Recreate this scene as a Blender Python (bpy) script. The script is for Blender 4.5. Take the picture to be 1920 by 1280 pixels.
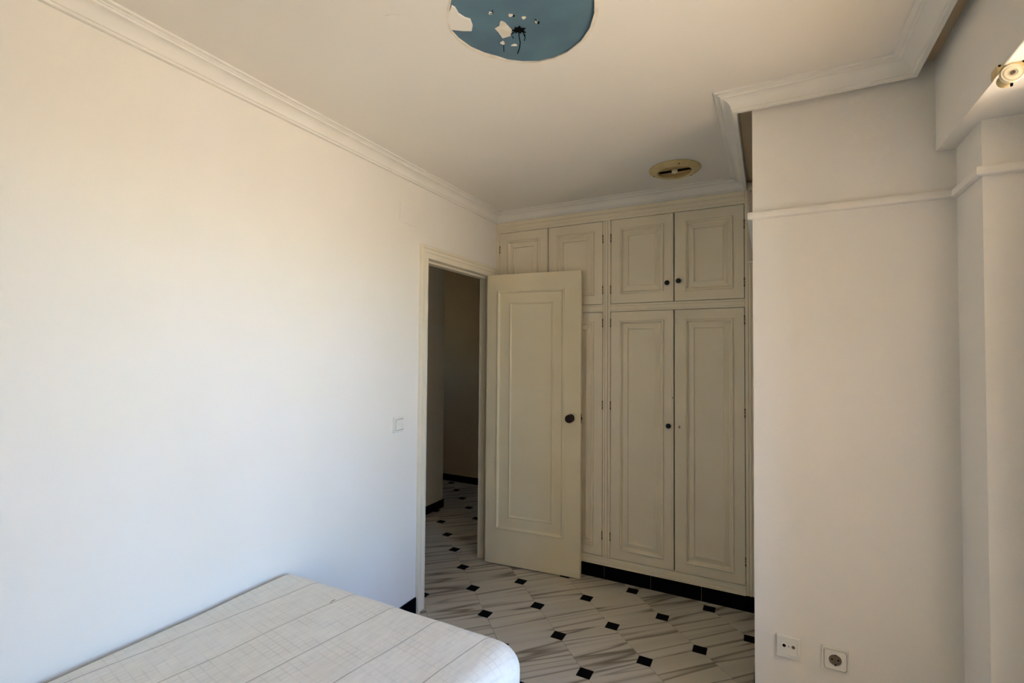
import bpy, bmesh, math, random
from mathutils import Vector, Matrix, noise

random.seed(7)
for o in list(bpy.data.objects):
    bpy.data.objects.remove(o, do_unlink=True)
scene = bpy.context.scene
COL = scene.collection

# ------------------------------------------------------------------ camera
cam_d = bpy.data.cameras.new('camera')
cam_d.sensor_width = 36.0
cam_d.lens = 17.117
cam_d.clip_start = 0.02
cam_d.clip_end = 1000
cam = bpy.data.objects.new('camera', cam_d)
COL.objects.link(cam)
cam.matrix_world = Matrix(((0.88502746, 0.00525712, 0.46550914, 1.78277),
                           (0.46547015, -0.02716849, -0.88464649, 0.0),
                           (0.00799648, 0.99961704, -0.02649189, 1.47296),
                           (0, 0, 0, 1)))
scene.camera = cam

# ------------------------------------------------------------------ sky, sun, exposure
world = bpy.data.worlds.new('world')
scene.world = world
world.use_nodes = True
wn = world.node_tree.nodes
wl = world.node_tree.links
wn.clear()
wo = wn.new('ShaderNodeOutputWorld')
wb = wn.new('ShaderNodeBackground')
sky = wn.new('ShaderNodeTexSky')
sky.sky_type = 'NISHITA'
sky.sun_disc = False
sky.sun_elevation = math.radians(60)
sky.sun_rotation = math.radians(100)
sky.dust_density = 0.2
sky.ozone_density = 3.0
sky.altitude = 50
tint = wn.new('ShaderNodeMix')
tint.data_type = 'RGBA'
tint.blend_type = 'MULTIPLY'
tint.inputs['Factor'].default_value = 1.0
tint.inputs[7].default_value = (0.84, 1.0, 1.27, 1.0)
wl.new(sky.outputs['Color'], tint.inputs[6])
wl.new(tint.outputs[2], wb.inputs['Color'])
wb.inputs['Strength'].default_value = 1.55
wl.new(wb.outputs['Background'], wo.inputs['Surface'])

SUN_STRENGTH = 42.0
sun_d = bpy.data.lights.new('sun', 'SUN')
sun_d.energy = SUN_STRENGTH
sun_d.angle = math.radians(0.6)
sun_d.color = (1.0, 0.925, 0.83)
sun = bpy.data.objects.new('sun', sun_d)
COL.objects.link(sun)
sun.location = (9, 0, 12)
sun.rotation_euler = Vector((-0.49, 0.06, -0.87)).to_track_quat('-Z', 'Y').to_euler()

# guides sky sampling through the open window (emits nothing itself)
por_d = bpy.data.lights.new('balcony_portal', 'AREA')
por_d.shape = 'RECTANGLE'
por_d.size = 1.70
por_d.size_y = 1.1
por_d.cycles.is_portal = True
por = bpy.data.objects.new('balcony_portal', por_d)
COL.objects.link(por)
por.location = (2.74, 1.14, 1.33)
por.rotation_euler = (0, math.radians(90), 0)      # -Z looks to -X, into the room

scene.cycles.max_bounces = 6
scene.cycles.diffuse_bounces = 5
scene.cycles.glossy_bounces = 1
scene.cycles.caustics_reflective = False
scene.cycles.use_light_tree = False
scene.view_settings.view_transform = 'Standard'
scene.view_settings.look = 'None'
scene.view_settings.gamma = 1.0
scene.view_settings.use_curve_mapping = False
scene.view_settings.exposure = 0.18


# ------------------------------------------------------------------ materials
def lin(c):
    return tuple(((v / 255) / 12.92 if v / 255 <= 0.04045 else ((v / 255 + 0.055) / 1.055) ** 2.4) for v in c) + (1.0,)


def new_mat(name, col, rough=0.6, spec=0.4, metal=0.0):
    m = bpy.data.materials.new(name)
    m.use_nodes = True
    b = m.node_tree.nodes['Principled BSDF']
    b.inputs['Base Color'].default_value = lin(col)
    b.inputs['Roughness'].default_value = rough
    b.inputs['Specular IOR Level'].default_value = spec
    b.inputs['Metallic'].default_value = metal
    return m, m.node_tree.nodes, m.node_tree.links, b


def add_noise(m, scale, detail=3.0, coord='Object', stretch=(1, 1, 1)):
    n, l = m.node_tree.nodes, m.node_tree.links
    tc = n.new('ShaderNodeTexCoord')
    mp = n.new('ShaderNodeMapping')
    mp.inputs['Scale'].default_value = stretch
    t = n.new('ShaderNodeTexNoise')
    t.inputs['Scale'].default_value = scale
    t.inputs['Detail'].default_value = detail
    l.new(tc.outputs[coord], mp.inputs['Vector'])
    l.new(mp.outputs['Vector'], t.inputs['Vector'])
    return t


def ramp(m, src, stops):
    n, l = m.node_tree.nodes, m.node_tree.links
    r = n.new('ShaderNodeValToRGB')
    e = r.color_ramp.elements
    while len(e) > 1:
        e.remove(e[-1])
    e[0].position = stops[0][0]
    e[0].color = lin(stops[0][1])
    for p, c in stops[1:]:
        q = e.new(p)
        q.color = lin(c)
    l.new(src, r.inputs['Fac'])
    return r


def bump(m, src, strength, dist):
    n, l = m.node_tree.nodes, m.node_tree.links
    b = n.new('ShaderNodeBump')
    b.inputs['Strength'].default_value = strength
    b.inputs['Distance'].default_value = dist
    l.new(src, b.inputs['Height'])
    l.new(b.outputs['Normal'], n['Principled BSDF'].inputs['Normal'])
    return b


def painted(name, col, col2, rough=0.7, bscale=260, bstr=0.25, bdist=0.0015, cscale=2.2, relief=True, spec=0.3):
    """paint with a slow colour drift and, where it shows, fine relief"""
    m, n, l, b = new_mat(name, col, rough, spec)
    t = add_noise(m, cscale, 1)
    r = ramp(m, t.outputs['Fac'], [(0.35, col), (0.65, col2)])
    l.new(r.outputs['Color'], b.inputs['Base Color'])
    if relief:
        t2 = add_noise(m, bscale, 0)
        bump(m, t2.outputs['Fac'], bstr, bdist)
    return m


M = {}
M['wall'] = painted('wall_paint', (242, 236, 226), (240, 234, 222), spec=0.0)
M['pillar'] = M['wall']
M['ceiling'] = painted('ceiling_paint', (239, 233, 222), (236, 229, 217), 0.75, 200, 0.1, 0.001, 1.3, relief=False, spec=0.0)
M['cornice'] = painted('cornice_plaster', (241, 236, 225), (237, 232, 220), 0.6, 120, 0.08, 0.001, 6, relief=False, spec=0.1)
M['cream'] = painted('cream_gloss_paint', (243, 231, 204), (240, 227, 199), 0.42, 40, 0.10, 0.002, 5, relief=False)
M['door'] = painted('door_cream_paint', (243, 230, 196), (240, 226, 190), 0.4, 30, 0.08, 0.002, 4, relief=False)
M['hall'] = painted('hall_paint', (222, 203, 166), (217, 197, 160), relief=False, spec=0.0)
M['hall_lit'] = painted('hall_paint_lit', (238, 229, 212), (235, 225, 207), relief=False, spec=0.0)  # hall paint made whiter, doorway light on the side wall put into its colour
M['white_plastic'] = new_mat('white_plastic', (236, 231, 218), 0.35)[0]
M['ivory_plastic'] = new_mat('ivory_plastic', (232, 220, 190), 0.4)[0]
M['yellowed'] = painted('yellowed_plastic', (214, 192, 140), (204, 180, 128), 0.45, 60, 0.05, 0.001, 20)
M['flap'] = painted('brown_flap', (188, 158, 106), (170, 138, 88), 0.5, 60, 0.05, 0.001, 18)  # yellow-brown, darker than the flange
M['throat'] = new_mat('vent_throat', (58, 42, 24), 0.9, 0.1)[0]
M['black_metal'] = new_mat('black_knob', (16, 13, 15), 0.3, 0.5)[0]
M['bronze'] = new_mat('dark_bronze', (38, 28, 24), 0.32, 0.5, 0.6)[0]
M['hinge'] = painted('worn_hinge', (84, 64, 42), (150, 132, 100), 0.5, 60, 0.1, 0.001, 90)
M['brass'] = new_mat('dull_brass', (190, 168, 120), 0.35, 0.5, 0.7)[0]
M['dark'] = new_mat('dark_void', (14, 11, 9), 0.9, 0.1)[0]
M['socket_dark'] = new_mat('socket_grey', (118, 104, 84), 0.6)[0]
M['black_tile'] = new_mat('black_ceramic', (7, 3, 5), 0.5, 0.06)[0]
M['grout'] = new_mat('grey_grout', (150, 138, 120), 0.9, 0.2)[0]
M['carcass'] = new_mat('wardrobe_carcass', (74, 58, 40), 0.8, 0.2)[0]  # darkened to put shade into the gaps around the doors
M['void_wall'] = painted('raw_upper_wall', (222, 200, 168), (214, 190, 158), 0.8)
M['filler'] = painted('grey_filler', (214, 198, 178), (206, 190, 170), 0.6)
M['casing'] = painted('casing_paint', (240, 229, 206), (236, 225, 201), 0.45, 40, 0.08, 0.002, 5, relief=False)
M['plaster'] = painted('bare_plaster', (238, 230, 214), (226, 216, 196), 0.8, 90, 0.3, 0.002, 30)
M['blue'] = painted('old_blue_paint', (98, 129, 144), (90, 117, 134), 0.62, 70, 0.12, 0.0015, 9)
M['wood'] = painted('bed_base_wood', (150, 118, 84), (134, 102, 70), 0.55)
M['mattress'] = new_mat('mattress_ticking', (226, 222, 214), 0.85, 0.2)[0]
M['concrete'] = new_mat('outer_concrete', (190, 180, 165), 0.9, 0.0)[0]
M['terracotta'] = painted('terracotta_floor', (164, 142, 103), (156, 132, 94), 0.8, 30, 0.1, 0.002, 3, relief=False, spec=0.0)
M['ground'] = painted('sunlit_paving', (222, 206, 176), (216, 199, 168), 0.9, 4, 0.1, 0.01, 0.4, relief=False, spec=0.0)


def tile_material():
    m, n, l, b = new_mat('veined_tile', (205, 195, 178), 0.45, 0.22)
    tc = n.new('ShaderNodeTexCoord')
    oi = n.new('ShaderNodeObjectInfo')
    mul = n.new('ShaderNodeMath')
    mul.operation = 'MULTIPLY'
    mul.inputs[1].default_value = 37.0
    l.new(oi.outputs['Random'], mul.inputs[0])
    comb = n.new('ShaderNodeCombineXYZ')
    l.new(mul.outputs[0], comb.inputs['X'])
    l.new(mul.outputs[0], comb.inputs['Z'])
    add = n.new('ShaderNodeVectorMath')
    add.operation = 'ADD'
    mp = n.new('ShaderNodeMapping')
    mp.inputs['Scale'].default_value = (17.0, 0.95, 1.0)
    l.new(tc.outputs['Object'], mp.inputs['Vector'])
    l.new(mp.outputs['Vector'], add.inputs[0])
    l.new(comb.outputs['Vector'], add.inputs[1])
    t = n.new('ShaderNodeTexNoise')
    t.inputs['Scale'].default_value = 0.56
    t.inputs['Detail'].default_value = 2.5
    t.inputs['Roughness'].default_value = 0.36
    l.new(add.outputs['Vector'], t.inputs['Vector'])
    r = ramp(m, t.outputs['Fac'], [(0.0, (182, 172, 154)), (0.36, (200, 191, 173)), (0.455, (206, 197, 179)), (0.478, (196, 187, 169)), (0.492, (128, 117, 100)),
                                   (0.502, (150, 139, 121)), (0.525, (194, 185, 167)), (0.58, (208, 200, 183)),
                                   (0.625, (204, 195, 178)), (0.645, (166, 155, 137)), (0.67, (202, 193, 175)), (1.0, (192, 182, 164))])
    l.new(r.outputs['Color'], b.inputs['Base Color'])
    t2 = add_noise(m, 24, 2)
    bump(m, t2.outputs['Fac'], 0.05, 0.002)
    return m


M['tile'] = tile_material()


def bedspread_material():
    m, n, l, b = new_mat('bedspread_weave', (196, 191, 180), 0.9, 0.15)
    tc = n.new('ShaderNodeTexCoord')
    mp = n.new('ShaderNodeMapping')
    mp.inputs['Rotation'].default_value = (0, 0, math.radians(8.8))
    l.new(tc.outputs['Object'], mp.inputs['Vector'])
    sep = n.new('ShaderNodeSeparateXYZ')
    l.new(mp.outputs['Vector'], sep.inputs[0])

    def math_node(op, a, bb=None, cc=None):
        q = n.new('ShaderNodeMath')
        q.operation = op
        for i, v in enumerate((a, bb, cc)):
            if v is None:
                continue
            if isinstance(v, (int, float)):
                q.inputs[i].default_value = v
            else:
                l.new(v, q.inputs[i])
        return q.outputs[0]

    def stripes(axis, period, width, offset):
        u = math_node('ADD', sep.outputs[axis], offset)
        u = math_node('DIVIDE', u, period)
        u = math_node('FRACT', u)
        u = math_node('SUBTRACT', u, 0.5)
        u = math_node('ABSOLUTE', u)
        u = math_node('MULTIPLY', u, period)
        return math_node('LESS_THAN', u, width)

    seam = stripes('X', 0.194, 0.0021, BED_SEAM)
    fine_x = stripes('X', 0.0194, 0.0019, 0.004)
    fine_y = stripes('Y', 0.027, 0.0021, 0.0)
    nz = add_noise(m, 13, 4)
    nz2 = add_noise(m, 60, 2, stretch=(1, 0.25, 1))
    g = math_node('MAXIMUM', fine_x, fine_y)
    msk = math_node('MULTIPLY_ADD', nz.outputs['Fac'], 3.0, -1.05)
    msk = math_node('MINIMUM', math_node('MAXIMUM', msk, 0.0), 1.0)
    g = math_node('MULTIPLY', g, msk)
    g = math_node('MULTIPLY', g, 0.18)
    s = math_node('MULTIPLY', seam, 0.6)
    f = math_node('MAXIMUM', g, s)
    fl = math_node('MULTIPLY_ADD', nz2.outputs['Fac'], 0.3, -0.1)
    f = math_node('MINIMUM', math_node('ADD', f, fl), 1.0)
    mix = n.new('ShaderNodeMix')
    mix.data_type = 'RGBA'
    l.new(f, mix.inputs['Factor'])
    mix.inputs[6].default_value = lin((246, 240, 224))
    mix.inputs[7].default_value = lin((150, 142, 128))
    l.new(mix.outputs[2], b.inputs['Base Color'])
    h = math_node('SUBTRACT', nz2.outputs['Fac'], math_node('MULTIPLY', seam, 1.5))
    bump(m, h, 0.35, 0.002)
    b.inputs['Sheen Weight'].default_value = 0.15
    return m


# ------------------------------------------------------------------ mesh helpers
def link(name, me, mat, parent=None, loc=None, smooth=False):
    o = bpy.data.objects.new(name, me)
    COL.objects.link(o)
    if mat is not None and not me.materials:
        me.materials.append(mat)
    if parent is not None:
        o.parent = parent
    if loc is not None:
        o.location = loc
    if smooth:
        for f in me.polygons:
            f.use_smooth = True
    return o


class MB:
    """collects verts/faces for one mesh object"""

    def __init__(self):
        self.v = []
        self.f = []

    def box(self, x0, x1, y0, y1, z0, z1):
        b = len(self.v)
        self.v += [(x0, y0, z0), (x1, y0, z0), (x1, y1, z0), (x0, y1, z0), (x0, y0, z1), (x1, y0, z1), (x1, y1, z1), (x0, y1, z1)]
        self.f += [tuple(b + i for i in q) for q in ((0, 3, 2, 1), (4, 5, 6, 7), (0, 1, 5, 4), (1, 2, 6, 5), (2, 3, 7, 6), (3, 0, 4, 7))]
        return self

    def loft(self, rings, cap0=True, cap1=True, closed=True):
        """rings of equal length joined by quads"""
        b = len(self.v)
        k = len(rings[0])
        for r in rings:
            self.v += [tuple(p) for p in r]
        for i in range(len(rings) - 1):
            for j in range(k if closed else k - 1):
                a0 = b + i * k + j
                a1 = b + i * k + (j + 1) % k
                self.f.append((a0, a1, a1 + k, a0 + k))
        if cap0:
            self.f.append(tuple(b + j for j in reversed(range(k))))
        if cap1:
            self.f.append(tuple(b + (len(rings) - 1) * k + j for j in range(k)))
        return self

    def lathe(self, prof, seg, place, ring=False):
        """prof (radius, axial); place(x, y, axial) -> point"""
        rings = []
        for r, a in prof:
            rings.append([place(r * math.cos(2 * math.pi * i / seg), r * math.sin(2 * math.pi * i / seg), a) for i in range(seg)])
        if ring:
            return self.loft(rings + rings[:1], cap0=False, cap1=False)
        return self.loft(rings)

    def tube(self, pts, rad, seg=8):
        rings = []
        pts = [Vector(p) for p in pts]
        for i, p in enumerate(pts):
            t = (pts[min(i + 1, len(pts) - 1)] - pts[max(i - 1, 0)]).normalized()
            a = t.orthogonal().normalized()
            c = t.cross(a)
            rings.append([p + (a * math.cos(2 * math.pi * j / seg) + c * math.sin(2 * math.pi * j / seg)) * rad for j in range(seg)])
        return self.loft(rings)

    def prism(self, poly, z0, z1):
        return self.loft([[(x, y, z0) for x, y in poly], [(x, y, z1) for x, y in poly]])

    def build(self, name, mat, parent=None, smooth=False, bevel=0, seg=2, origin=None, label=None):
        me = bpy.data.meshes.new(name)
        off = Vector((0, 0, 0))
        if parent is not None and origin is None:
            q = parent
            while q is not None:
                off += q.location
                q = q.parent
        loc = None
        if origin is not None:
            off = Vector(origin)
            loc = origin
        me.from_pydata([tuple(Vector(p) - off) for p in self.v], [], self.f)
        bm = bmesh.new()
        bm.from_mesh(me)
        bmesh.ops.recalc_face_normals(bm, faces=bm.faces)
        bm.to_mesh(me)
        bm.free()
        me.update()
        o = link(name, me, mat, parent, loc, False)
        if smooth:
            for f in me.polygons:
                f.use_smooth = True
            me.set_sharp_from_angle(angle=math.radians(40))
        if bevel:
            md = o.modifiers.new('bevel', 'BEVEL')
            md.width = bevel
            md.segments = seg
            md.limit_method = 'ANGLE'
            md.harden_normals = False
        if label:
            o['label'] = label
        return o


def empty(name, loc, label, cat, group=None):
    o = bpy.data.objects.new(name, None)
    COL.objects.link(o)
    o.location = loc
    o.empty_display_size = 0.05
    o['label'] = label
    o['category'] = cat
    if group:
        o['group'] = group
    return o


def struct(o, label=None):
    o['kind'] = 'structure'
    if label:
        o['label'] = label
    return o


def panel_front(mb, rings, y0, back):
    """rings: (x0,x1,z0,z1,height) from the outer edge inward, front facing -y at y0"""
    loops = [[(x0, back, z0), (x1, back, z0), (x1, back, z1), (x0, back, z1)] for x0, x1, z0, z1, h in rings[:1]]
    for x0, x1, z0, z1, h in rings:
        loops.append([(x0, y0 - h, z0), (x1, y0 - h, z0), (x1, y0 - h, z1), (x0, y0 - h, z1)])
    mb.loft(loops)
    return mb


# ------------------------------------------------------------------ key dimensions (metres)
D = 3.131            # wardrobe front plane
PX, PY = 1.731, 2.135  # pillar near-left edge
ZCB, ZCE = 2.44, 2.505  # cornice bottom, ceiling
RX = 2.296           # right wall above the recess
SOF = 2.18           # underside of the lintel
YB = -0.85           # wall behind the camera
TOP = 2.80
BED_SEAM = 0.0


# ------------------------------------------------------------------ shell
def shell(name, boxes, mat, label):
    mb = MB()
    for b in boxes:
        mb.box(*b)
    return struct(mb.build(name, mat), label)


# left wall with the doorway cut out (opening y 2.297-3.05 with jambs, top 2.056)
WT = -0.09
mb = MB()
prof = [(YB, 0), (2.283, 0), (2.283, 2.056), (3.075, 2.056), (3.075, 0), (D + 0.75, 0), (D + 0.75, TOP), (YB, TOP)]
mb.loft([[(0, y, z) for y, z in prof], [(WT, y, z) for y, z in prof]])
wall_left = struct(mb.build('wall_left', M['wall']), 'cream plastered wall beside the bed with doorway')

pillar = MB().box(PX, 2.75, PY, 3.9, 0, TOP).build('wall_front', M['pillar'])
struct(pillar, 'cream projecting wall with two sockets right of the wardrobe')
rw = shell('wall_right', [(RX, 2.75, YB, PY, SOF, TOP), (2.348, 2.75, 1.915, PY, 0, SOF),
                          (2.45, 2.75, 1.68, 1.915, 0, SOF), (2.45, 2.75, YB, 0.60, 0, SOF), (2.45, 2.75, 0.60, 1.68, 0, 0.48)],
           M['wall'], 'cream wall with stepped window recess under a lintel')
shell('wall_back', [(WT, 2.75, YB - 0.1, YB, 0, TOP)], M['wall'], 'cream wall behind the viewpoint')
shell('wall_upper', [(0.0, PX, 3.2, 3.3, 2.497, TOP)], M['void_wall'], 'raw brown wall above the wardrobe')

# unseen recessed balcony, added to narrow and warm the window light
shell('added_balcony_floor', [(2.75, 4.35, -0.15, 2.35, -0.15, -0.02)], M['terracotta'], 'added unseen terracotta balcony floor bouncing warm sunlight inside')
shell('added_balcony_ceiling', [(2.75, 4.35, -0.15, 2.35, 2.55, 2.80)], M['concrete'], 'added unseen balcony soffit cutting off the high sky')
shell('added_balcony_walls', [(2.75, 4.35, -0.05, 0.18, -0.02, 2.55), (2.75, 4.35, 2.15, 2.35, -0.02, 2.55)], M['concrete'], 'added unseen balcony side walls narrowing the window light')

# hall beyond the door
shell('wall_hall_side', [(-1.1, -1.0, 1.3, 3.88, 0, TOP), (-2.7, -1.1, 3.78, 3.88, 0, TOP)], M['hall_lit'], 'hall wall seen through the doorway')
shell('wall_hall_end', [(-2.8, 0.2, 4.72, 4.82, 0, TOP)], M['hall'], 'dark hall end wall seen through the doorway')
shell('wall_hall_return', [(-2.8, -2.7, 3.78, 4.72, 0, 1.2), (-2.8, -2.7, 3.78, 4.72, 1.7, TOP), (-2.8, -2.7, 3.78, 4.14, 1.2, 1.7), (-2.8, -2.7, 4.28, 4.72, 1.2, 1.7)], M['hall'], 'hall return wall with an added opening for daylight')  # unseen opening added to brighten the hall
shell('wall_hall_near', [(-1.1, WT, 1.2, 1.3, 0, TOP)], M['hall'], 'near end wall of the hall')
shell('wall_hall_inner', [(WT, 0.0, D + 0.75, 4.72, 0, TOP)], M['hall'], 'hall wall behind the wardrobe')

shell('roof', [(-2.9, 2.85, YB - 0.15, 4.9, TOP, TOP + 0.15)], M['concrete'], 'concrete slab over the rooms')
shell('ceiling_hall', [(-2.8, WT, 1.2, 4.8, 2.55, 2.6)], M['ceiling'], 'hall ceiling')
shell('ground', [(-150, 250, -200, 200, -6.2, -6.0)], M['ground'], 'sunlit street paving outside')

# ---------------------------------------------------------------- ceiling (suspended, with the bare round patch cut out)
hole_vis = [(0.968, 1.147), (0.938, 1.181), (0.910, 1.215), (0.890, 1.262), (0.889, 1.305), (0.900, 1.362), (0.924, 1.410), (0.953, 1.446), (0.977, 1.481),
            (1.018, 1.513), (1.070, 1.538), (1.131, 1.541), (1.183, 1.531), (1.243, 1.499), (1.289, 1.452), (1.324, 1.393), (1.341, 1.340)]
cx0, cy0, cr0 = 1.116, 1.312, 0.228
hole = list(hole_vis)
a0 = math.atan2(1.338 - cy0, 1.341 - cx0)
a1 = math.atan2(1.147 - cy0, 0.968 - cx0)
for i in range(1, 22):
    a = a0 + (a1 - a0) * i / 22
    r = cr0 + 0.004 * math.sin(i * 1.7) + 0.003 * math.sin(i * 0.6)
    hole.append((cx0 + r * math.cos(a), cy0 + r * math.sin(a)))
CX, CYP = 1.68, 2.115    # inner edges where the ceiling stops (cornice backs)
RC = 2.242
outer = [(0, YB), (RC, YB), (RC, CYP), (CX, CYP), (CX, D), (0, D)]
bm = bmesh.new()
vo = [bm.verts.new((x, y, ZCE)) for x, y in outer]
vh = [bm.verts.new((x, y, ZCE)) for x, y in hole]
edges = [bm.edges.new((l[i], l[(i + 1) % len(l)])) for l in (vo, vh) for i in range(len(l))]
bmesh.ops.triangle_fill(bm, use_beauty=True, use_dissolve=False, edges=edges)
bmesh.ops.recalc_face_normals(bm, faces=bm.faces)
ret = bmesh.ops.extrude_face_region(bm, geom=list(bm.faces))
for e in ret['geom']:
    if isinstance(e, bmesh.types.BMVert):
        e.co.z += 0.03
bmesh.ops.recalc_face_normals(bm, faces=bm.faces)
me = bpy.data.meshes.new('ceiling')
bm.to_mesh(me)
bm.free()
ceiling = struct(link('ceiling', me, M['ceiling']), 'off-white ceiling with a round bare patch')

struct(MB().box(CX, PX, CYP, D + 0.069, 2.497, 2.53).box(CX, RX, PY - 0.0205, PY, 2.4975, 2.5295).box(RC, RX, YB, PY - 0.021, 2.497, 2.53).build(
    'ceiling_margin', M['void_wall']), 'unpainted strip of ceiling behind the cornice')

# bare blue patch set up into the opening, ragged paint rim, plaster chips
mb = MB()
mb.prism([(cx0 + (x - cx0) * 1.02, cy0 + (y - cy0) * 1.02) for x, y in hole], ZCE + 0.005, ZCE + 0.02)
patch = mb.build('bare_patch', M['blue'], ceiling, label='round slate-blue patch of old paint where a ceiling rose was removed')
mb = MB()
r0, r1 = [], []
for i, (x, y) in enumerate(hole):
    w = 0.006 + 0.0045 * noise.noise(Vector((i * 0.55, 3.1, 0))) + (0.004 if i in (5, 6, 7, 14, 15, 16) else 0)
    d = Vector((x - cx0, y - cy0)).normalized()
    r0.append((x - d.x * 0.0015, y - d.y * 0.0015))
    r1.append((x + d.x * w, y + d.y * w))
n_ = len(hole)
rings = [[(x, y, ZCE + 0.004) for x, y in r0], [(x, y, ZCE - 0.0012) for x, y in r0], [(x, y, ZCE - 0.0010) for x, y in r1], [(x, y, ZCE + 0.004) for x, y in r1]]
mb.loft(rings, cap0=False, cap1=False)
mb.build('ragged_rim', M['plaster'], ceiling, label='torn white paint edge around the blue patch')

Zb = ZCE + 0.005
mb = MB()
rem = [(0.955, 1.170), (0.960, 1.181), (0.955, 1.208), (0.962, 1.231), (0.973, 1.245), (0.964, 1.272), (0.949, 1.290), (0.924, 1.277), (0.893, 1.254), (0.905, 1.215), (0.929, 1.187), (0.941, 1.182)]
mb.prism(rem, ZCE - 0.0005, Zb)
mb.build('paint_remnant', M['ceiling'], ceiling, label='cream paint flake left at the edge of the blue patch')
mb = MB()
mb.prism([(1.053, 1.296), (1.060, 1.308), (1.062, 1.335), (1.063, 1.351), (1.046, 1.373), (1.017, 1.372), (1.019, 1.343), (1.018, 1.318), (1.037, 1.314), (1.046, 1.301)], Zb - 0.0015, Zb)
mb.build('plaster_chip', M['plaster'], ceiling, label='ragged white plaster chip in the blue patch')


def spot(x, y, rx, ry, ang, mat, name, ph):
    poly = []
    for i in range(9):
        a = 2 * math.pi * i / 9
        k = 1 + 0.22 * math.sin(i * 2.3 + ph)
        u, v = rx * k * math.cos(a), ry * k * math.sin(a)
        poly.append((x + u * math.cos(ang) - v * math.sin(ang), y + u * math.sin(ang) + v * math.cos(ang)))
    return MB().prism(poly, Zb - 0.002, Zb).build(name, mat, ceiling)


for k, (x, y, rx, ry) in enumerate([(1.041, 1.252, .006, .006), (1.091, 1.288, .007, .006), (1.122, 1.316, .006, .006), (1.149, 1.351, .004, .006),
                                    (1.006, 1.392, .008, .009), (1.035, 1.420, .011, .005)]):
    spot(x, y, rx, ry, 0.4, M['plaster'], 'plaster_chip', k)
for k, (x, y, rx, ry) in enumerate([(1.098, 1.294, .004, .004), (1.153, 1.357, .003, .006)]):
    spot(x, y, rx, ry, 0.5, M['dark'], 'screw_hole', k)
MB().prism([(1.060, 1.350), (1.071, 1.352), (1.078, 1.342), (1.083, 1.349), (1.094, 1.343), (1.093, 1.354), (1.106, 1.362), (1.096, 1.367), (1.097, 1.383), (1.087, 1.372), (1.080, 1.377), (1.076, 1.367), (1.066, 1.368), (1.071, 1.360)], Zb - 0.0022, Zb).build(
    'cable_hole', M['dark'], ceiling, label='black ragged cable hole in the blue patch')
for pts, r in (([(1.080, 1.365, Zb), (1.083, 1.362, 2.488), (1.088, 1.360, 2.468), (1.086, 1.360, 2.450), (1.079, 1.360, 2.434)], .0017),
               ([(1.074, 1.360, Zb), (1.060, 1.350, 2.496), (1.062, 1.362, 2.490)], .0018),
               ([(1.088, 1.352, Zb), (1.100, 1.350, 2.494), (1.103, 1.366, 2.489)], .0018),
               ([(1.090, 1.372, Zb), (1.096, 1.380, 2.492), (1.090, 1.384, 2.486)], .0016),
               ([(1.003, 1.405, Zb), (1.005, 1.402, 2.496), (1.007, 1.400, 2.483)], .0012),
               ([(1.150, 1.340, Zb), (1.160, 1.330, 2.495), (1.163, 1.325, 2.486)], .0012),
               ([(1.052, 1.246, Zb), (1.051, 1.247, 2.502), (1.046, 1.240, 2.497)], .001)):
    MB().tube(pts, r, 6).build('wire', M['dark'], ceiling, smooth=True)
MB().tube([(0.752, 1.109, ZCE - .0002), (0.765, 1.112, ZCE - .0006), (0.781, 1.119, ZCE - .0004), (0.795, 1.130, ZCE - .0006), (0.807, 1.142, ZCE - .0002)], 0.0009, 6).build(
    'hairline_crack', M['plaster'], ceiling)

# ---------------------------------------------------------------- cornice runs (mitred plaster moulding)
cprof = [(0, 0), (0.014, 0), (0.0145, 0.009), (0.019, 0.010)]
for i in range(1, 9):
    a = math.pi / 2 * i / 8
    cprof.append((0.019 + 0.034 * (1 - math.cos(a)), 0.010 + 0.036 * math.sin(a)))
cprof += [(0.056, 0.046), (0.0565, 0.050), (0.059, 0.0535), (0.0625, 0.054), (0.063, 0.0575), (0.066, 0.058), (0.077, 0.0585), (0.078, 0.065), (0, 0.065)]
path = [(0, YB), (0, D), (1.676, D), (1.676, 2.112), (RC, 2.112), (RC, YB)]


def norm2(a, b):
    d = Vector((b[0] - a[0], b[1] - a[1])).normalized()
    return Vector((d.y, -d.x))


for i in range(len(path) - 1):
    n1 = norm2(path[i], path[i + 1])
    ends = []
    for j in (i, i + 1):
        if 0 < j < len(path) - 1:
            na, nb = norm2(path[j - 1], path[j]), norm2(path[j], path[j + 1])
            mi = (na + nb) / (1 + na.dot(nb))
        else:
            mi = n1
        ends.append([(path[j][0] + d * mi.x, path[j][1] + d * mi.y, ZCB + h) for d, h in cprof])
    mb = MB().loft(ends)
    o = mb.build('trim_%d' % (i + 1), M['cornice'], smooth=True)
    struct(o, ['white coved cornice along the left wall', 'white coved cornice above the wardrobe', 'short white cornice beside the wardrobe running to the wall',
               'white cornice above the socket wall', 'white cornice running along the window wall'][i])

# ---------------------------------------------------------------- floor
S = 0.3166
OX, OY = -0.7678, 3.538
R2 = math.sqrt(0.5)
d1 = Vector((R2, -R2))
d2 = Vector((R2, R2))
FX0, FX1, FY0, FY1 = -2.75, 2.55, -0.8, 4.72
floor = struct(MB().box(-2.8, 2.75, YB - 0.1, 4.82, -0.14, -0.0022).build('floor', M['grout']), 'pale veined tile floor with small black inserts')


def clip(poly, keep):
    """clip a convex polygon by half planes (a,b,c): a*x+b*y<=c"""
    for a, b, c in keep:
        out = []
        for i in range(len(poly)):
            p, q = poly[i], poly[(i + 1) % len(poly)]
            dp, dq = a * p[0] + b * p[1] - c, a * q[0] + b * q[1] - c
            if dp <= 0:
                out.append(p)
            if (dp < 0 < dq) or (dq < 0 < dp):
                t = dp / (dp - dq)
                out.append((p[0] + (q[0] - p[0]) * t, p[1] + (q[1] - p[1]) * t))
        poly = out
        if len(poly) < 3:
            return []
    return poly


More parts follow.
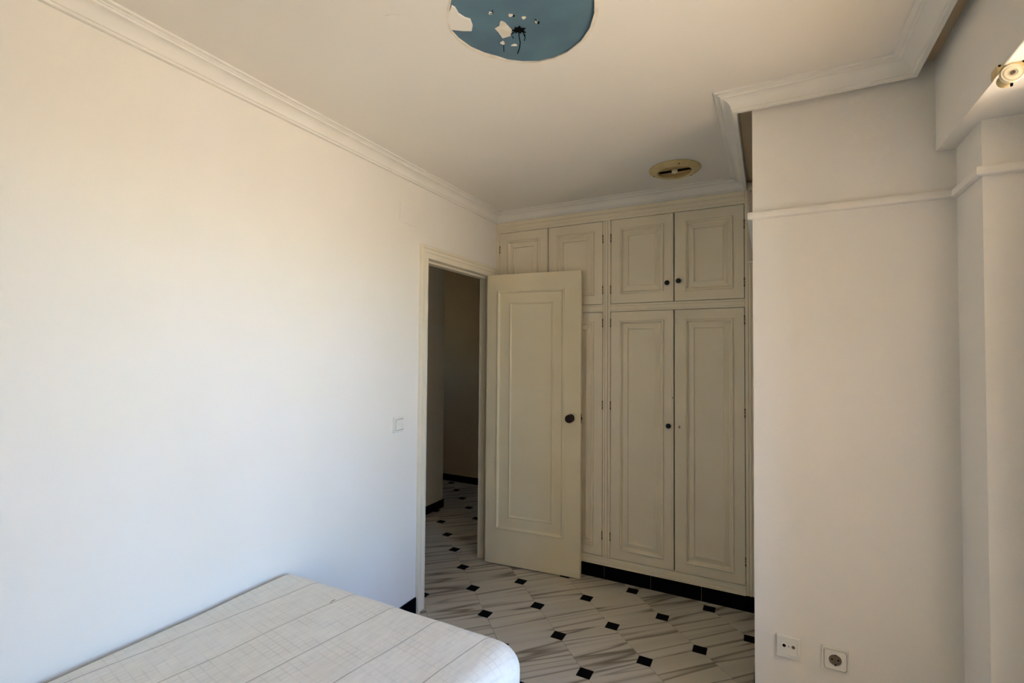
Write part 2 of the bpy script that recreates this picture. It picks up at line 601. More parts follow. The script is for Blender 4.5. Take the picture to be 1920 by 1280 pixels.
def area(poly):
    return abs(sum(poly[i][0] * poly[(i + 1) % len(poly)][1] - poly[(i + 1) % len(poly)][0] * poly[i][1] for i in range(len(poly)))) / 2


def tile_mesh(name, poly, mat, top=0.0):
    me = bpy.data.meshes.new(name)
    k = len(poly)
    g = 0.0008
    c = (sum(p[0] for p in poly) / k, sum(p[1] for p in poly) / k)

    def shrink(p):
        v = Vector((p[0] - c[0], p[1] - c[1]))
        q = v * (1 - g / max(v.length, 1e-6))
        return (c[0] + q.x, c[1] + q.y)
    ins = [shrink(p) for p in poly]
    v = [(x, y, -0.004) for x, y in poly] + [(x, y, top - g) for x, y in poly] + [(x, y, top) for x, y in ins]
    f = [tuple(2 * k + i for i in range(k))]
    for lv in (0, 1):
        for i in range(k):
            j = (i + 1) % k
            f.append((lv * k + i, lv * k + j, (lv + 1) * k + j, (lv + 1) * k + i))
    me.from_pydata(v, [], f)
    bm = bmesh.new()
    bm.from_mesh(me)
    bmesh.ops.recalc_face_normals(bm, faces=bm.faces)
    bm.to_mesh(me)
    bm.free()
    me.materials.append(mat)
    return me


hs = S / 2 - 0.0009
cc = 0.064 * R2 + 0.0016
octo = [(hs, -(S / 2 - cc)), (hs, S / 2 - cc), (S / 2 - cc, hs), (-(S / 2 - cc), hs), (-hs, S / 2 - cc), (-hs, -(S / 2 - cc)), (-(S / 2 - cc), -hs), (S / 2 - cc, -hs)]
full_tile = tile_mesh('floor_tile', octo, M['tile'])
q = 0.064 * R2
ins_poly = [(q, 0), (0, q), (-q, 0), (0, -q)]
full_ins = tile_mesh('floor_insert', ins_poly, M['black_tile'], 0.0002)
ang = math.atan2(d1.y, d1.x)
ca, sa = math.cos(ang), math.sin(ang)


def seen(cx, cy):
    """regions of floor worth tiling: room, doorway and hall"""
    room = -0.1 < cx < 2.5 and YB < cy < D + 0.25
    hall = -2.7 < cx <= -0.1 and 2.0 < cy < 4.9
    return (room or hall) and not (cx > PX + 0.2 and cy > PY + 0.2) and not (cy < 0.9 and cx < 0.9) and not (cx < -1.25 and cy < 3.6)


bounds = [(1, 0, FX1), (-1, 0, -FX0), (0, 1, FY1), (0, -1, -FY0)]
for i in range(-14, 22):
    for j in range(-14, 16):
        for kind in (0, 1):
            h = 0.5 if kind == 0 else 0.0
            c = Vector((OX, OY)) + d1 * S * (i + h) + d2 * S * (j + h)
            if not seen(c.x, c.y):
                continue
            base = octo if kind == 0 else ins_poly
            wpoly = [(c.x + x * ca - y * sa, c.y + x * sa + y * ca) for x, y in base]
            keep = list(bounds)
            if c.x > -0.04:
                keep = keep + [(0, 1, D + 0.028)]
            cl = clip(wpoly, keep)
            if not cl or area(cl) < 2e-4:
                continue
            whole = abs(area(cl) - area(wpoly)) < 1e-6
            if whole:
                me = full_tile if kind == 0 else full_ins
            else:
                loc = [((x - c.x) * ca + (y - c.y) * sa, -(x - c.x) * sa + (y - c.y) * ca) for x, y in cl]
                me = tile_mesh('floor_tile' if kind == 0 else 'floor_insert', loc, M['tile'] if kind == 0 else M['black_tile'], 0.0 if kind == 0 else 0.0002)
            o = bpy.data.objects.new('floor_tile' if kind == 0 else 'floor_insert', me)
            COL.objects.link(o)
            o.parent = floor
            o.location = (c.x, c.y, 0)
            o.rotation_euler = (0, 0, ang)


# ---------------------------------------------------------------- skirting (black tile pieces)
def skirting(name, label, a, b, nrm, h, first=None, piece=0.3, th=0.009):
    a, b, nrm = Vector(a), Vector(b), Vector(nrm)
    L = (b - a).length
    t = (b - a).normalized()
    root = None
    cuts = [0.0]
    x = first if first is not None else piece
    while x < L - 0.01:
        cuts.append(x)
        x += piece
    cuts.append(L)
    # grout bed behind the pieces
    mb = MB()
    e = nrm * (th - 0.003)
    mb.prism([tuple(a), tuple(b), tuple(b + e), tuple(a + e)], 0.0005, h - 0.001)
    root = struct(mb.build(name, M['grout']), label)
    for s0, s1 in zip(cuts[:-1], cuts[1:]):
        p, q_ = a + t * (s0 + 0.001), a + t * (s1 - 0.001)
        e = nrm * th
        MB().prism([tuple(p), tuple(q_), tuple(q_ + e), tuple(p + e)], 0.0003, h).build('skirting_tile', M['black_tile'], root, bevel=0.0012, seg=1)
    return root


skirting('baseboard_left', 'black tile skirting along the left wall', (0, YB), (0, 2.230), (1, 0), 0.092)
skirting('baseboard_pillar_side', 'black skirting down the wardrobe side of the socket wall', (PX, PY), (PX, D + 0.03), (-1, 0), 0.092)
skirting('baseboard_front', 'black skirting under the socket wall', (2.348, PY), (PX - 0.009, PY), (0, -1), 0.092)
skirting('baseboard_hall_side', 'black skirting on the hall side wall', (-1.0, 1.3), (-1.0, 3.889), (1, 0), 0.075)
skirting('baseboard_hall_corner', 'black skirting round the hall corner', (-2.69, 3.88), (-1.0, 3.88), (0, 1), 0.075)
skirting('baseboard_hall_end', 'black skirting along the dark hall end wall', (-2.69, 4.72), (WT, 4.72), (0, -1), 0.075)
skirting('baseboard_wardrobe', 'black tiled kickboard under the cream wardrobe', (0.0, D + 0.036), (PX - 0.009, D + 0.036), (0, -1), 0.1025, first=0.22)

# ---------------------------------------------------------------- door casing and jambs
trim = struct(MB().box(WT, 0.0, 2.283, 2.303, 0.0005, 2.056).build('trim_6', M['casing']), 'cream moulded door casing around the hall doorway')
MB().box(WT, 0.0, 3.055, 3.075, 0.0005, 2.056).build('jamb', M['casing'], trim)
MB().box(WT, 0.0, 2.303, 3.055, 2.036, 2.056).build('head_jamb', M['casing'], trim)
MB().box(WT, -0.040, 2.303, 2.312, 0.0005, 2.036).build('door_stop', M['casing'], trim)
MB().box(WT, -0.040, 3.046, 3.055, 0.0005, 2.036).build('door_stop', M['casing'], trim)
MB().box(WT, -0.040, 2.312, 3.046, 2.024, 2.036).build('door_stop', M['casing'], trim)
# casing profile (distance from inner edge, protrusion)
kprof = [(0.0, 0.0), (0.0, 0.010), (0.004, 0.012), (0.022, 0.013), (0.026, 0.010), (0.030, 0.010), (0.034, 0.015), (0.052, 0.017), (0.055, 0.022), (0.060, 0.026), (0.068, 0.026), (0.072, 0.021), (0.072, 0.0)]
oy0, oy1, oz = 2.303, 3.053, 2.036


def casing(a, b):
    rings = []
    for y, z, sy, sz in (a, b):
        rings.append([(pr, y + sy * d, z + sz * d) for d, pr in kprof])
    MB().loft(rings).build('casing', M['casing'], trim, smooth=True)


casing((oy0, 0.0005, -1, 0), (oy0, oz, -1, 1))
casing((oy0, oz, -1, 1), (oy1, oz, 1, 1))
casing((oy1, oz, 1, 1), (oy1, 0.0005, 1, 0))
MB().box(-0.032, -0.010, 2.3025, 2.3045, 1.02, 1.085).build('strike_plate', M['bronze'], trim, label='dark strike plate')

# ---------------------------------------------------------------- open door leaf
door = empty('door_1', (0.0, 3.0, 0.0), 'cream panelled door standing open in front of the wardrobe', 'door')
door['kind'] = 'structure'
door.rotation_euler = (0, 0, math.atan2(0.068, 0.684))
LW, LH = 0.688, 2.03
H0 = 0.008
ox0, ox1, oz0, oz1 = 0.086, 0.567, 0.257, 1.916
ix0, ix1, iz0, iz1 = 0.183, 0.485, 0.346, 1.827


def grow(r, k, h):
    return (r[0] + k, r[1] - k, r[2] + k, r[3] - k, h)


O = (ox0, ox1, oz0, oz1)
I = (ix0, ix1, iz0, iz1)
rings = [(0, LW, H0, H0 + LH, -0.0015), (0.0015, LW - 0.0015, H0 + 0.0015, H0 + LH - 0.0015, 0.0),
         grow(O, -0.008, 0.0), grow(O, -0.006, 0.004), grow(O, 0.0, 0.0065), grow(O, 0.006, 0.004), grow(O, 0.010, -0.005), grow(O, 0.014, -0.008), grow(O, 0.030, -0.008),
         grow(I, -0.012, -0.008), grow(I, -0.009, -0.004), grow(I, -0.004, -0.002), grow(I, 0.001, -0.005), grow(I, 0.003, -0.010), grow(I, 0.006, -0.011)]
mb = MB()
panel_front(mb, rings, 0.0, 0.035)


def local_build(mb, name, mat, parent, **k):
    return mb.build(name, mat, parent, origin=(0, 0, 0), **k)


leaf = local_build(mb, 'leaf', M['door'], door)
KX, KZ = 0.621, 1.052
mb = MB().lathe([(0.0, 0.0), (0.026, 0.0), (0.027, 0.003), (0.022, 0.006), (0.010, 0.008)], 24, lambda x, y, a: (KX + x, -a, KZ + y))
local_build(mb, 'rosette', M['bronze'], door, smooth=True, label='dark rosette')
mb = MB().lathe([(0.009, 0.006), (0.009, 0.024), (0.014, 0.028), (0.024, 0.034), (0.0275, 0.044), (0.026, 0.053), (0.018, 0.060), (0.010, 0.0615), (0.008, 0.0595), (0.0, 0.0595)], 28, lambda x, y, a: (KX + x, -a, KZ + y))
local_build(mb, 'door_knob', M['bronze'], door, smooth=True, label='round dark bronze door knob')
mb = MB().box(LW - 0.0005, LW + 0.0015, 0.006, 0.026, KZ - 0.032, KZ + 0.032)
lp = local_build(mb, 'latch_plate', M['hinge'], door, label='worn dark latch plate on the door edge')
mb = MB().box(LW, LW + 0.007, 0.011, 0.021, KZ - 0.010, KZ + 0.010)
local_build(mb, 'latch_bolt', M['bronze'], door, bevel=0.002)
mb = MB().lathe([(0.0, 0.0), (0.026, 0.0), (0.022, 0.006), (0.010, 0.008), (0.009, 0.022), (0.024, 0.032), (0.0275, 0.044), (0.018, 0.056), (0.0, 0.058)], 20, lambda x, y, a: (KX + x, 0.035 + a, KZ + y))
local_build(mb, 'door_knob', M['bronze'], door, smooth=True)
for z in (0.25, 1.05, 1.80):
    mb = MB()
    mb.lathe([(0.0, z - 0.045), (0.006, z - 0.045), (0.006, z + 0.045), (0.0, z + 0.045)], 10, lambda x, y, a: (-0.005 + x, 0.040 + y, a))
    local_build(mb, 'hinge', M['hinge'], door, smooth=True)

# ---------------------------------------------------------------- built-in wardrobe
wr = empty('built_in_wardrobe', (0.85, D, 0.0), 'cream built-in wardrobe of panelled doors filling the end wall', 'wardrobe')
XR = PX - 0.0005
MB().box(0.0005, XR, D + 0.0275, D + 0.55, 0.104, 2.497).build('carcass', M['carcass'], wr)


def vprofile(x0, prof, z0, z1, name='stile'):
    """upright with a moulded section; prof = (x offset, protrusion)"""
    ring = [(x0 + x, D - h) for x, h in prof] + [(x0 + prof[-1][0], D + 0.027), (x0 + prof[0][0], D + 0.027)]
    MB().prism(ring, z0, z1).build(name, M['cream'], wr)


def hprofile(x0, x1, prof, name='rail'):
    ring = [(D - h, z) for z, h in prof] + [(D + 0.027, prof[-1][0]), (D + 0.027, prof[0][0])]
    MB().loft([[(x0, y, z) for y, z in ring], [(x1, y, z) for y, z in ring]]).build(name, M['cream'], wr)


Z0, Z1, Z2, Z3, Z4 = 0.104, 0.156, 1.759, 1.809, 2.365
G = 0.0030
vprofile(0.0005, [(0, 0.004), (0.008, 0.004), (0.010, 0.0), (0.016, 0.0), (0.018, 0.004), (0.026, 0.004), (0.0275, 0.0)], Z0, 2.44)
vprofile(0.815, [(0, 0.0), (0.002, 0.002), (0.013, 0.002), (0.015, -0.002), (0.018, -0.002), (0.020, 0.005), (0.031, 0.005), (0.033, -0.002), (0.036, -0.002), (0.038, 0.002), (0.049, 0.002), (0.051, 0.0)], Z1, Z4)
vprofile(1.664, [(0, 0.0), (0.002, 0.002), (0.016, 0.002), (0.018, -0.002), (0.021, 0.004), (0.030, 0.004), (0.032, -0.003), (0.037, -0.003), (0.039, 0.003), (0.050, 0.003), (0.052, 0.0), (0.0665, 0.0)], Z0, 2.44)
for xa, xb in ((0.028, 0.815), (0.866, 1.664)):
    hprofile(xa, xb, [(Z2, 0.0), (Z2 + 0.002, 0.002), (Z2 + 0.012, 0.002), (Z2 + 0.014, 0.0045), (Z2 + 0.034, 0.0045), (Z2 + 0.036, 0.002), (Z3 - 0.002, 0.002), (Z3, 0.0)])
hprofile(0.028, 1.664, [(Z0, 0.010), (Z0 + 0.014, 0.010), (Z0 + 0.017, 0.004), (Z0 + 0.021, 0.004), (Z0 + 0.024, 0.007), (Z0 + 0.034, 0.007), (Z0 + 0.037, 0.002), (Z1 - 0.001, 0.002), (Z1, 0.0)])
hprofile(0.028, 1.664, [(Z4, 0.0), (Z4 + 0.002, 0.002), (Z4 + 0.020, 0.002), (Z4 + 0.023, 0.006), (Z4 + 0.034, 0.008), (Z4 + 0.038, 0.012), (Z4 + 0.045, 0.012), (Z4 + 0.049, 0.006), (2.44, 0.006)])
MB().box(1.62, XR, D - 0.004, D + 0.027, 2.4405, 2.486).build('top_board', M['cream'], wr)
# upper filler strip beside the socket wall
MB().box(1.688, XR, D - 0.012, D - 0.0045, 2.028, 2.43).build('filler_strip', M['filler'], wr, bevel=0.002, label='pale filler strip beside the top doors')
MB().box(1.668, XR, D - 0.013, D - 0.0045, 2.012, 2.026).build('filler_block', M['cream'], wr, bevel=0.002)


def hinge_mesh():
    mb = MB()
    for k in range(3):
        z = -0.026 + k * 0.019
        mb.lathe([(0.0, z), (0.0030, z), (0.0036, z + 0.002), (0.0036, z + 0.012), (0.0030, z + 0.014), (0.0, z + 0.014)], 8, lambda x, y, a: (x, y, a))
    mb.lathe([(0.0, -0.031), (0.0018, -0.031), (0.0018, 0.031), (0.0, 0.031)], 6, lambda x, y, a: (x, y, a))
    me = bpy.data.meshes.new('hinge')
    me.from_pydata([tuple(p) for p in mb.v], [], mb.f)
    me.materials.append(M['hinge'])
    return me


HM = hinge_mesh()
km = MB().lathe([(0.006, 0.0), (0.006, 0.010), (0.012, 0.013), (0.0158, 0.020), (0.0140, 0.027), (0.008, 0.031), (0.0, 0.0318)], 20, lambda x, y, a: (x, -a, y))
KM = bpy.data.meshes.new('knob')
KM.from_pydata(km.v, [], km.f)
KM.materials.append(M['black_metal'])
for f in KM.polygons:
    f.use_smooth = True


def wdoor(x0, x1, z0, z1, hinge_side, hinge_z, bead=False, knob=None):
    x0 += G
    x1 -= G
    z0 += G
    z1 -= G
    fr = 0.0
    Rr = (x0, x1, z0, z1)
    prof = [(0.0, -0.001), (0.001, 0.0), (0.0590, 0.0), (0.0600, 0.007), (0.065, 0.010), (0.071, 0.008), (0.0745, -0.004), (0.078, -0.009), (0.083, -0.009), (0.108, 0.000), (0.1125, 0.001), (0.1145, -0.006), (0.120, -0.0065)]
    mb = MB()
    panel_front(mb, [grow(Rr, k, h) for k, h in prof], D - 0.0005, D + 0.02)
    d = mb.build('door', M['cream'], wr)
    hx = x0 - G * 0.5 if hinge_side < 0 else x1 + G * 0.5
    for z in hinge_z:
        o = bpy.data.objects.new('hinge', HM)
        COL.objects.link(o)
        o.parent = d
        o.location = (hx - wr.location.x, D - 0.0035 - wr.location.y, z)
    if bead:
        ring = [(x1 - 0.012, D - 0.0005), (x1 - 0.010, D - 0.005), (x1 - 0.003, D - 0.006), (x1 - 0.0005, D - 0.004), (x1 - 0.0005, D - 0.0005)]
        MB().prism(ring, z0 + 0.003, z1 - 0.003).build('astragal', M['cream'], d)
    if knob:
        o = bpy.data.objects.new('knob', KM)
        COL.objects.link(o)
        o.parent = d
        o.location = (knob[0] - wr.location.x, D - wr.location.y - 0.0006, knob[1])
        o['label'] = 'small round black knob'
    return d


HU, HL = (2.245, 1.905), (1.685, 1.145, 0.295)
wdoor(0.028, 0.417, Z3, Z4, -1, HU, True)
wdoor(0.417, 0.815, Z3, Z4, 1, HU)
wdoor(0.866, 1.268, Z3, Z4, -1, HU, True, (1.229, 1.925))
wdoor(1.268, 1.664, Z3, Z4, 1, HU, False, (1.296, 1.933))
wdoor(0.028, 0.417, Z1, Z2, -1, HL, True, (0.385, 1.04))
wdoor(0.417, 0.815, Z1, Z2, 1, HL)
d7 = wdoor(0.866, 1.268, Z1, Z2, -1, HL, True, (1.237, 1.040))
d8 = wdoor(1.268, 1.664, Z1, Z2, 1, HL)
MB().lathe([(0.0, 0.0), (0.008, 0.0), (0.008, 0.002), (0.005, 0.003), (0.0, 0.003)], 14, lambda x, y, a: (1.299 + x * 0.8, D - 0.0004 - a, 1.036 + y * 1.25)).build('keyhole_plate', M['brass'], d8, smooth=True, label='small brass keyhole plate')
MB().box(1.2982, 1.2998, D - 0.0042, D - 0.0030, 1.032, 1.041).build('keyhole', M['dark'], d8)
MB().lathe([(0.0, 0.0), (0.0035, 0.0), (0.002, 0.003), (0.0, 0.0035)], 10, lambda x, y, a: (1.2595 + x, D - 0.006 - a, 1.214 + y)).build('screw', M['hinge'], d7, smooth=True)

# ---------------------------------------------------------------- picture-rail style cable cover on the right hand walls
RZ0, RZ1, RT = 2.012, 2.040, 0.020
rp = [(PX, D - 0.03), (PX, PY), (2.348, PY), (2.348, 1.915), (2.4495, 1.915)]
rprof = [(0, 0), (0.013, 0.0), (0.017, 0.003), (0.018, 0.009), (0.0175, 0.024), (0.015, 0.027), (0.0, 0.028)]
for i in range(len(rp) - 1):
    n1 = norm2(rp[i], rp[i + 1])
    ends = []
    for j in (i, i + 1):
        if 0 < j < len(rp) - 1:
            na, nb = norm2(rp[j - 1], rp[j]), norm2(rp[j], rp[j + 1])
            mi = (na + nb) / (1 + na.dot(nb))
        else:
            mi = n1
        ends.append([(rp[j][0] + d * mi.x, rp[j][1] + d * mi.y, RZ0 + h) for d, h in rprof])
    o = MB().loft(ends).build('trim_%d' % (7 + i), M['wall'], smooth=True)
    struct(o, ['cable cover returning behind the socket wall edge', 'painted cable cover across the socket wall', 'short painted cable cover in the window recess corner',
               'painted cable cover at the right edge of the window recess'][i])

# ---------------------------------------------------------------- open window beside the viewpoint
win = struct(MB().box(2.66, 2.72, 0.6005, 0.64, 0.4805, SOF - 0.0005).build('window_1', M['cornice']), 'white open window frame beside the viewpoint')
MB().box(2.66, 2.72, 1.64, 1.6795, 0.4805, SOF - 0.0005).build('frame', M['cornice'], win)
MB().box(2.66, 2.72, 0.64, 1.64, SOF - 0.05, SOF - 0.0005).build('frame', M['cornice'], win)

# white edge strip under the lintel and the blind wheel hanging from it
st = MB().box(RX - 0.010, RX - 0.0003, -0.3, 1.645, 2.176, 2.206).build('trim_11', M['white_plastic'], bevel=0.003)
struct(st, 'white plastic edge strip along the window lintel')
BX, BY, BZ = 2.302, 1.575, 2.1535
bl = empty('blind_wheel', (BX, BY, BZ), 'round cream blind wheel hanging under the window lintel', 'blind fitting')
MB().lathe([(0.0, 0.0), (0.0210, 0.0), (0.0225, -0.003), (0.0225, -0.008), (0.0205, -0.011), (0.0185, -0.0095), (0.0165, -0.0095), (0.0155, -0.0115), (0.0095, -0.0120), (0.0085, -0.0105), (0.0, -0.0105)], 40,
           lambda x, y, a: (BX + x, BY + a, BZ + y)).build('wheel', M['ivory_plastic'], bl, smooth=True)
MB().lathe([(0.0, -0.0100), (0.0050, -0.0100), (0.0050, -0.0132), (0.0030, -0.0136), (0.0026, -0.0118), (0.0, -0.0118)], 18, lambda x, y, a: (BX + x, BY + a, BZ + y)).build('hub', M['socket_dark'], bl, smooth=True)
mb = MB()
poly = [(BX + 0.026, BZ + 0.004)] + [(BX + 0.024 * math.cos(math.radians(a)), BZ + 0.024 * math.sin(math.radians(a))) for a in range(10, 171, 16)] + [(BX - 0.026, BZ + 0.004), (BX - 0.026, SOF - 0.0005), (BX + 0.026, SOF - 0.0005)]
mb.loft([[(x, BY - 0.006, z) for x, z in poly], [(x, BY + 0.030, z) for x, z in poly]])
mb.build('bracket', M['yellowed'], bl)
MB().lathe([(0.0, 0.0), (0.017, 0.0), (0.017, 0.030), (0.0, 0.030)], 24, lambda x, y, a: (BX + x, BY + a + 0.0005, BZ + y)).build('spindle', M['yellowed'], bl, smooth=True)
for dx, dz in ((-0.0215, 0.0245), (0.0215, 0.0245)):
    MB().lathe([(0.0, 0.0), (0.0028, 0.0), (0.0022, -0.0022), (0.0, -0.0026)], 10, lambda x, y, a: (BX + dx + x, BY - 0.0061 + a, BZ + dz + y)).build('screw', M['dark'], bl, smooth=True)
MB().box(BX - 0.0022, BX + 0.0022, BY - 0.007, BY - 0.001, BZ - 0.0295, BZ - 0.0215).build('lower_pin', M['dark'], bl, bevel=0.001)

# ---------------------------------------------------------------- ceiling vent
VX, VY, VR = 1.330, 2.777, 0.137
ve = empty('ceiling_vent', (VX, VY, ZCE), 'round yellowed plastic ceiling vent near the wardrobe', 'vent')
P = lambda x, y, a: (VX + x, VY + y, ZCE - a)
MB().lathe([(0.090, 0.0002), (VR, 0.0002), (VR + 0.001, 0.004), (VR - 0.004, 0.009), (0.104, 0.021), (0.096, 0.022), (0.090, 0.018)], 48, P, ring=True).build('flange', M['yellowed'], ve, smooth=True)
MB().lathe([(0.0, 0.0004), (0.0895, 0.0004), (0.0895, 0.0014), (0.0, 0.0014)], 40, P).build('throat', M['throat'], ve)
for sgn in (1, -1):
    poly = []
    for i in range(19):
        a = math.pi * i / 18
        poly.append((0.086 * math.cos(a), sgn * (0.009 + 0.077 * math.sin(a))))
    tilt = 0.010 if sgn > 0 else 0.013
    low = [(VX + x, VY + y, ZCE - 0.006 - (tilt * (1 - abs(y) / 0.086) if sgn > 0 else tilt * abs(y) / 0.086 * 0.6)) for x, y in poly]
    top = [(x, y, z + 0.002) for x, y, z in low]
    MB().loft([low, top]).build('damper_flap', M['flap'], ve)
MB().lathe([(0.0, 0.002), (0.016, 0.002), (0.016, 0.018), (0.012, 0.0215), (0.0, 0.022)], 24, P).build('centre_knob', M['ivory_plastic'], ve, smooth=True, label='pale round centre knob')
for a in (50, 170, 290):
    sx, sy = 0.117 * math.cos(math.radians(a)), 0.117 * math.sin(math.radians(a))
    MB().lathe([(0.0, 0.012), (0.0060, 0.012), (0.0045, 0.0175), (0.0, 0.018)], 10, lambda x, y, q_: (VX + sx + x, VY + sy + y, ZCE - q_)).build('screw', M['hinge'], ve, smooth=True)


# ---------------------------------------------------------------- wall fittings
def rrect(w, h, r, n=5):
    pts = []
    for cx, cy, a in ((w / 2 - r, h / 2 - r, 0), (-w / 2 + r, h / 2 - r, 90), (-w / 2 + r, -h / 2 + r, 180), (w / 2 - r, -h / 2 + r, 270)):
        for i in range(n + 1):
            t = math.radians(a + 90 * i / n)
            pts.append((cx + r * math.cos(t), cy + r * math.sin(t)))
    return pts


def plate(parent, name, place, levels, mat, **k):
    """levels: (w, h, r, height)"""
    return MB().loft([[place(x, y, a) for x, y in rrect(w, h, r)] for w, h, r, a in levels]).build(name, mat, parent, **k)


# light switch on the left wall
sw = empty('light_switch', (0.0, 2.066, 1.088), 'white square light switch left of the doorway', 'switch')
Pl = lambda x, y, a: (a, 2.066 + x, 1.088 + y)
plate(sw, 'plate', Pl, [(0.086, 0.086, 0.008, 0.0005), (0.086, 0.086, 0.008, 0.006), (0.082, 0.082, 0.007, 0.0085), (0.062, 0.062, 0.003, 0.0085), (0.061, 0.061, 0.003, 0.0015)], M['white_plastic'])
ro = MB()
pts0 = rrect(0.0555, 0.0555, 0.003)
ro.loft([[Pl(x, y, 0.0014) for x, y in pts0], [Pl(x, y, 0.0100 + 0.045 * (y + 0.0285)) for x, y in pts0]])
ro.build('rocker', M['white_plastic'], sw, bevel=0.0012)

# painted-over junction box cover high on the left wall
jb = empty('junction_box_cover', (0.0, 2.13, 2.25), 'painted-over blank junction box cover high beside the doorway', 'wall plate')
Pj = lambda x, y, a: (a, 2.13 + x, 2.25 + y)
plate(jb, 'cover', Pj, [(0.150, 0.105, 0.006, 0.0003), (0.150, 0.105, 0.006, 0.0026), (0.145, 0.100, 0.005, 0.0040)], M['wall'], smooth=True)

# TV / radio outlet and mains socket
tv = empty('television_outlet', (1.845, PY, 0.385), 'square white television outlet with two small round holes', 'socket')
Pt = lambda x, y, a: (1.845 + x, PY - a, 0.385 + y)
plate(tv, 'plate', Pt, [(0.079, 0.079, 0.004, 0.0005), (0.079, 0.079, 0.004, 0.009), (0.075, 0.075, 0.004, 0.0115), (0.056, 0.048, 0.002, 0.0115), (0.055, 0.047, 0.002, 0.0080)], M['white_plastic'])
for dx, rr in ((-0.0150, 0.0062), (0.0150, 0.0062)):
    MB().lathe([(0.0, 0.0075), (rr + 0.0028, 0.0075), (rr + 0.0028, 0.0105), (rr, 0.0108), (rr, 0.0084), (0.0, 0.0084)], 18, lambda x, y, a: Pt(dx + x, 0.004 + y, a)).build('port', M['white_plastic'], tv, smooth=True)
    MB().lathe([(0.0, 0.0084), (rr - 0.0003, 0.0084), (rr - 0.0003, 0.0098), (0.0, 0.0098)], 16, lambda x, y, a: Pt(dx + x, 0.004 + y, a)).build('port_hole', M['dark'] if dx < 0 else M['socket_dark'], tv)
MB().lathe([(0.0, 0.0078), (0.0022, 0.0078), (0.0018, 0.0092), (0.0, 0.0095)], 10, lambda x, y, a: Pt(x, 0.003 + y, a)).build('screw', M['socket_dark'], tv, smooth=True)

so = empty('wall_socket', (1.991, PY, 0.381), 'square white mains socket with one round recess', 'socket')
Ps = lambda x, y, a: (1.991 + x, PY - a, 0.381 + y)
plate(so, 'plate', Ps, [(0.083, 0.083, 0.006, 0.0005), (0.083, 0.083, 0.006, 0.007), (0.080, 0.080, 0.006, 0.0095), (0.072, 0.072, 0.010, 0.0095), (0.0715, 0.0715, 0.010, 0.005)], M['white_plastic'])
mb = MB()
angs = [2 * math.pi * (i + 0.5) / 48 for i in range(48)]
outer_s = []
for a in angs:                                   # rounded square sampled at even angles
    c_, s_ = math.cos(a), math.sin(a)
    k_ = 0.0332 / (abs(c_) ** 9 + abs(s_) ** 9) ** (1 / 9)
    outer_s.append((k_ * c_, k_ * s_))
circ = lambda r: [(r * math.cos(a), r * math.sin(a)) for a in angs]
mb.loft([[Ps(x, y, 0.0045) for x, y in outer_s], [Ps(x, y, 0.0108) for x, y in outer_s], [Ps(x * 0.97, y * 0.97, 0.0118) for x, y in outer_s],
         [Ps(x, y, 0.0118) for x, y in circ(0.0205)], [Ps(x, y, 0.0060) for x, y in circ(0.0195)]])
mb.build('insert', M['white_plastic'], so)
MB().lathe([(0.0, 0.0058), (0.0194, 0.0058), (0.0194, 0.0066), (0.0, 0.0066)], 28, Ps).build('recess_floor', M['socket_dark'], so)
for dx in (-0.0095, 0.0095):
    MB().lathe([(0.0, 0.0066), (0.0027, 0.0066), (0.0027, 0.0071), (0.0, 0.0071)], 12, lambda x, y, a: Ps(dx + x, y, a)).build('pin_hole', M['dark'], so)
for dy in (-0.0175, 0.0175):
    MB().box(1.991 - 0.0028, 1.991 + 0.0028, PY - 0.0110, PY - 0.0066, 0.381 + dy - 0.0018, 0.381 + dy + 0.0018).build('earth_clip', M['bronze'], so)

# ---------------------------------------------------------------- bed
M['bedspread'] = bedspread_material()
bed = empty('bed', (0.54, 0.45, 0.0), 'single bed along the left wall under a beige checked bedspread', 'bed')
bx0, bx1, by0, by1, bz0, bz1 = 0.004, 1.098, -0.62, 1.430, 0.345, 0.565
MB().box(0.04, 1.04, -0.58, 1.38, 0.20, bz0 + 0.004).build('bed_base', M['wood'], bed, bevel=0.01)
for x in (0.09, 0.99):
    for y in (-0.5, 1.30):
        MB().lathe([(0.0, 0.0), (0.018, 0.0), (0.026, 0.2), (0.0, 0.2)], 12, lambda a, b, c: (x + a, y + b, c + 0.0005)).build('leg', M['wood'], bed, smooth=True)
MB().box(0.05, 1.03, -0.57, 1.37, bz0 + 0.02, bz1 - 0.03).build('mattress', M['mattress'], bed, bevel=0.03, seg=3)
bm = bmesh.new()
nx, ny, nz_ = 56, 104, 14


def rounded(p):
    r = 0.085
    rz = 0.072
    lo = Vector((bx0 + 0.035, by0 + r, bz0 + rz))
    hi = Vector((bx1 - r, by1 - r, bz1 - rz))
    qv = Vector((min(max(p[i], lo[i]), hi[i]) for i in range(3)))
    dv = Vector(p) - qv
    rad = Vector((0.035 if p[0] < 0.3 else r, r, rz))
    e = Vector((dv.x / rad.x, dv.y / rad.y, dv.z / rad.z))
    if e.length > 1e-6:
        m_ = max(abs(e.x), abs(e.y), abs(e.z))
        e = e.normalized() * m_
    return qv + Vector((e.x * rad.x, e.y * rad.y, e.z * rad.z))


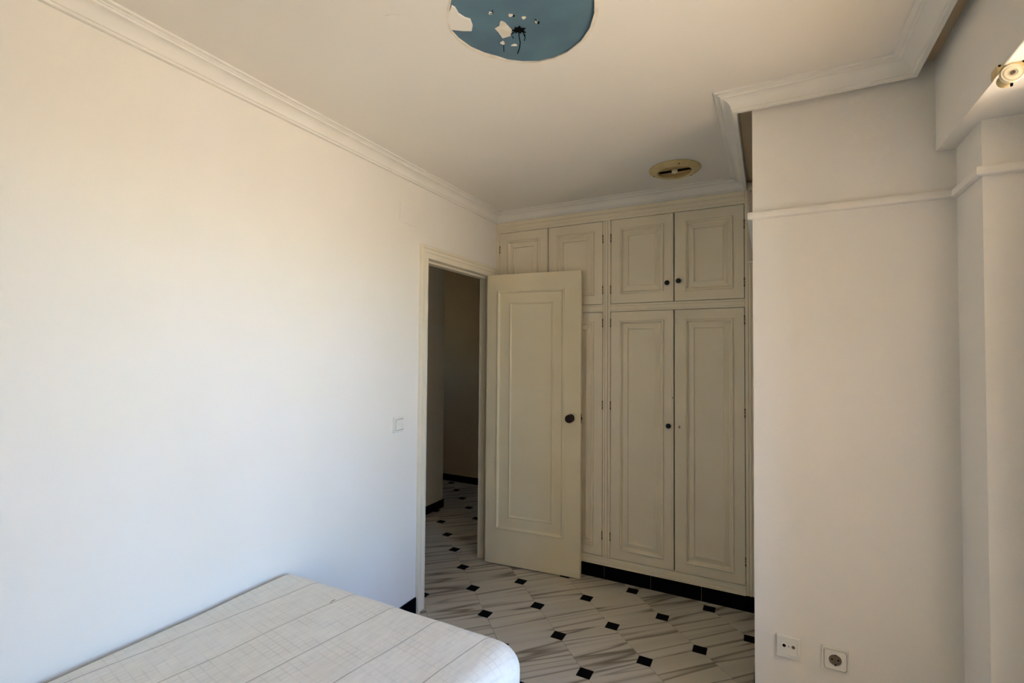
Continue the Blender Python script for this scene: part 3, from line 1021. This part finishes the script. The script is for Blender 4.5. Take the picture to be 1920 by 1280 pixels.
bmesh.ops.create_cube(bm, size=1.0)
bmesh.ops.subdivide_edges(bm, edges=[e for e in bm.edges if abs((e.verts[0].co - e.verts[1].co).x) > 0.5], cuts=nx, use_grid_fill=True)
bmesh.ops.subdivide_edges(bm, edges=[e for e in bm.edges if abs((e.verts[0].co - e.verts[1].co).y) > 0.5], cuts=ny, use_grid_fill=True)
bmesh.ops.subdivide_edges(bm, edges=[e for e in bm.edges if abs((e.verts[0].co - e.verts[1].co).z) > 0.5], cuts=nz_, use_grid_fill=True)
for v in bm.verts:
    t = v.co + Vector((0.5, 0.5, 0.5))
    # ease the spacing so that more rows fall on the rounded edges
    ez = lambda s: s - 0.11 * math.sin(2 * math.pi * s) / (2 * math.pi) * 4.0
    p = Vector((bx0 + (bx1 - bx0) * ez(t.x), by0 + (by1 - by0) * ez(t.y), bz0 + (bz1 - bz0) * t.z))
    w = rounded(p)
    topness = max(0.0, min(1.0, (w.z - (bz1 - 0.02)) / 0.02))
    n1 = noise.noise(Vector((w.x * 5.0, w.y * 3.0, 1.7)))
    n2 = noise.noise(Vector((w.x * 14.0, w.y * 9.0, 4.2)))
    n3 = noise.noise(Vector((w.x * 2.0 + w.y * 2.0, w.x - w.y, 9.0)))
    w.z += topness * (0.005 * n1 + 0.002 * n2 + 0.004 * n3)
    side = 1 - topness
    fold = noise.noise(Vector((w.y * 9.0, w.x * 9.0, 2.0)))
    if w.x > 0.2:
        w.x += side * 0.006 * fold * (1 if w.x > 0.9 else 0)
    if w.y > 1.3:
        w.y += side * 0.006 * fold
    if w.x < 0.004:
        w.x = 0.004
    # long front of the spread hangs a little over the mattress edge
    v.co = w - bed.location
bmesh.ops.recalc_face_normals(bm, faces=bm.faces)
me = bpy.data.meshes.new('bedspread')
bm.to_mesh(me)
bm.free()
sp = link('bedspread', me, M['bedspread'], bed, None, True)
sp['label'] = 'beige checked bedspread with darker seam lines'
MB().tube([(0.371, 1.283, 0.5655), (0.369, 1.292, 0.568), (0.3685, 1.300, 0.5675), (0.367, 1.308, 0.5655)], 0.0011, 6).build('loose_thread', M['socket_dark'], bed, smooth=True)
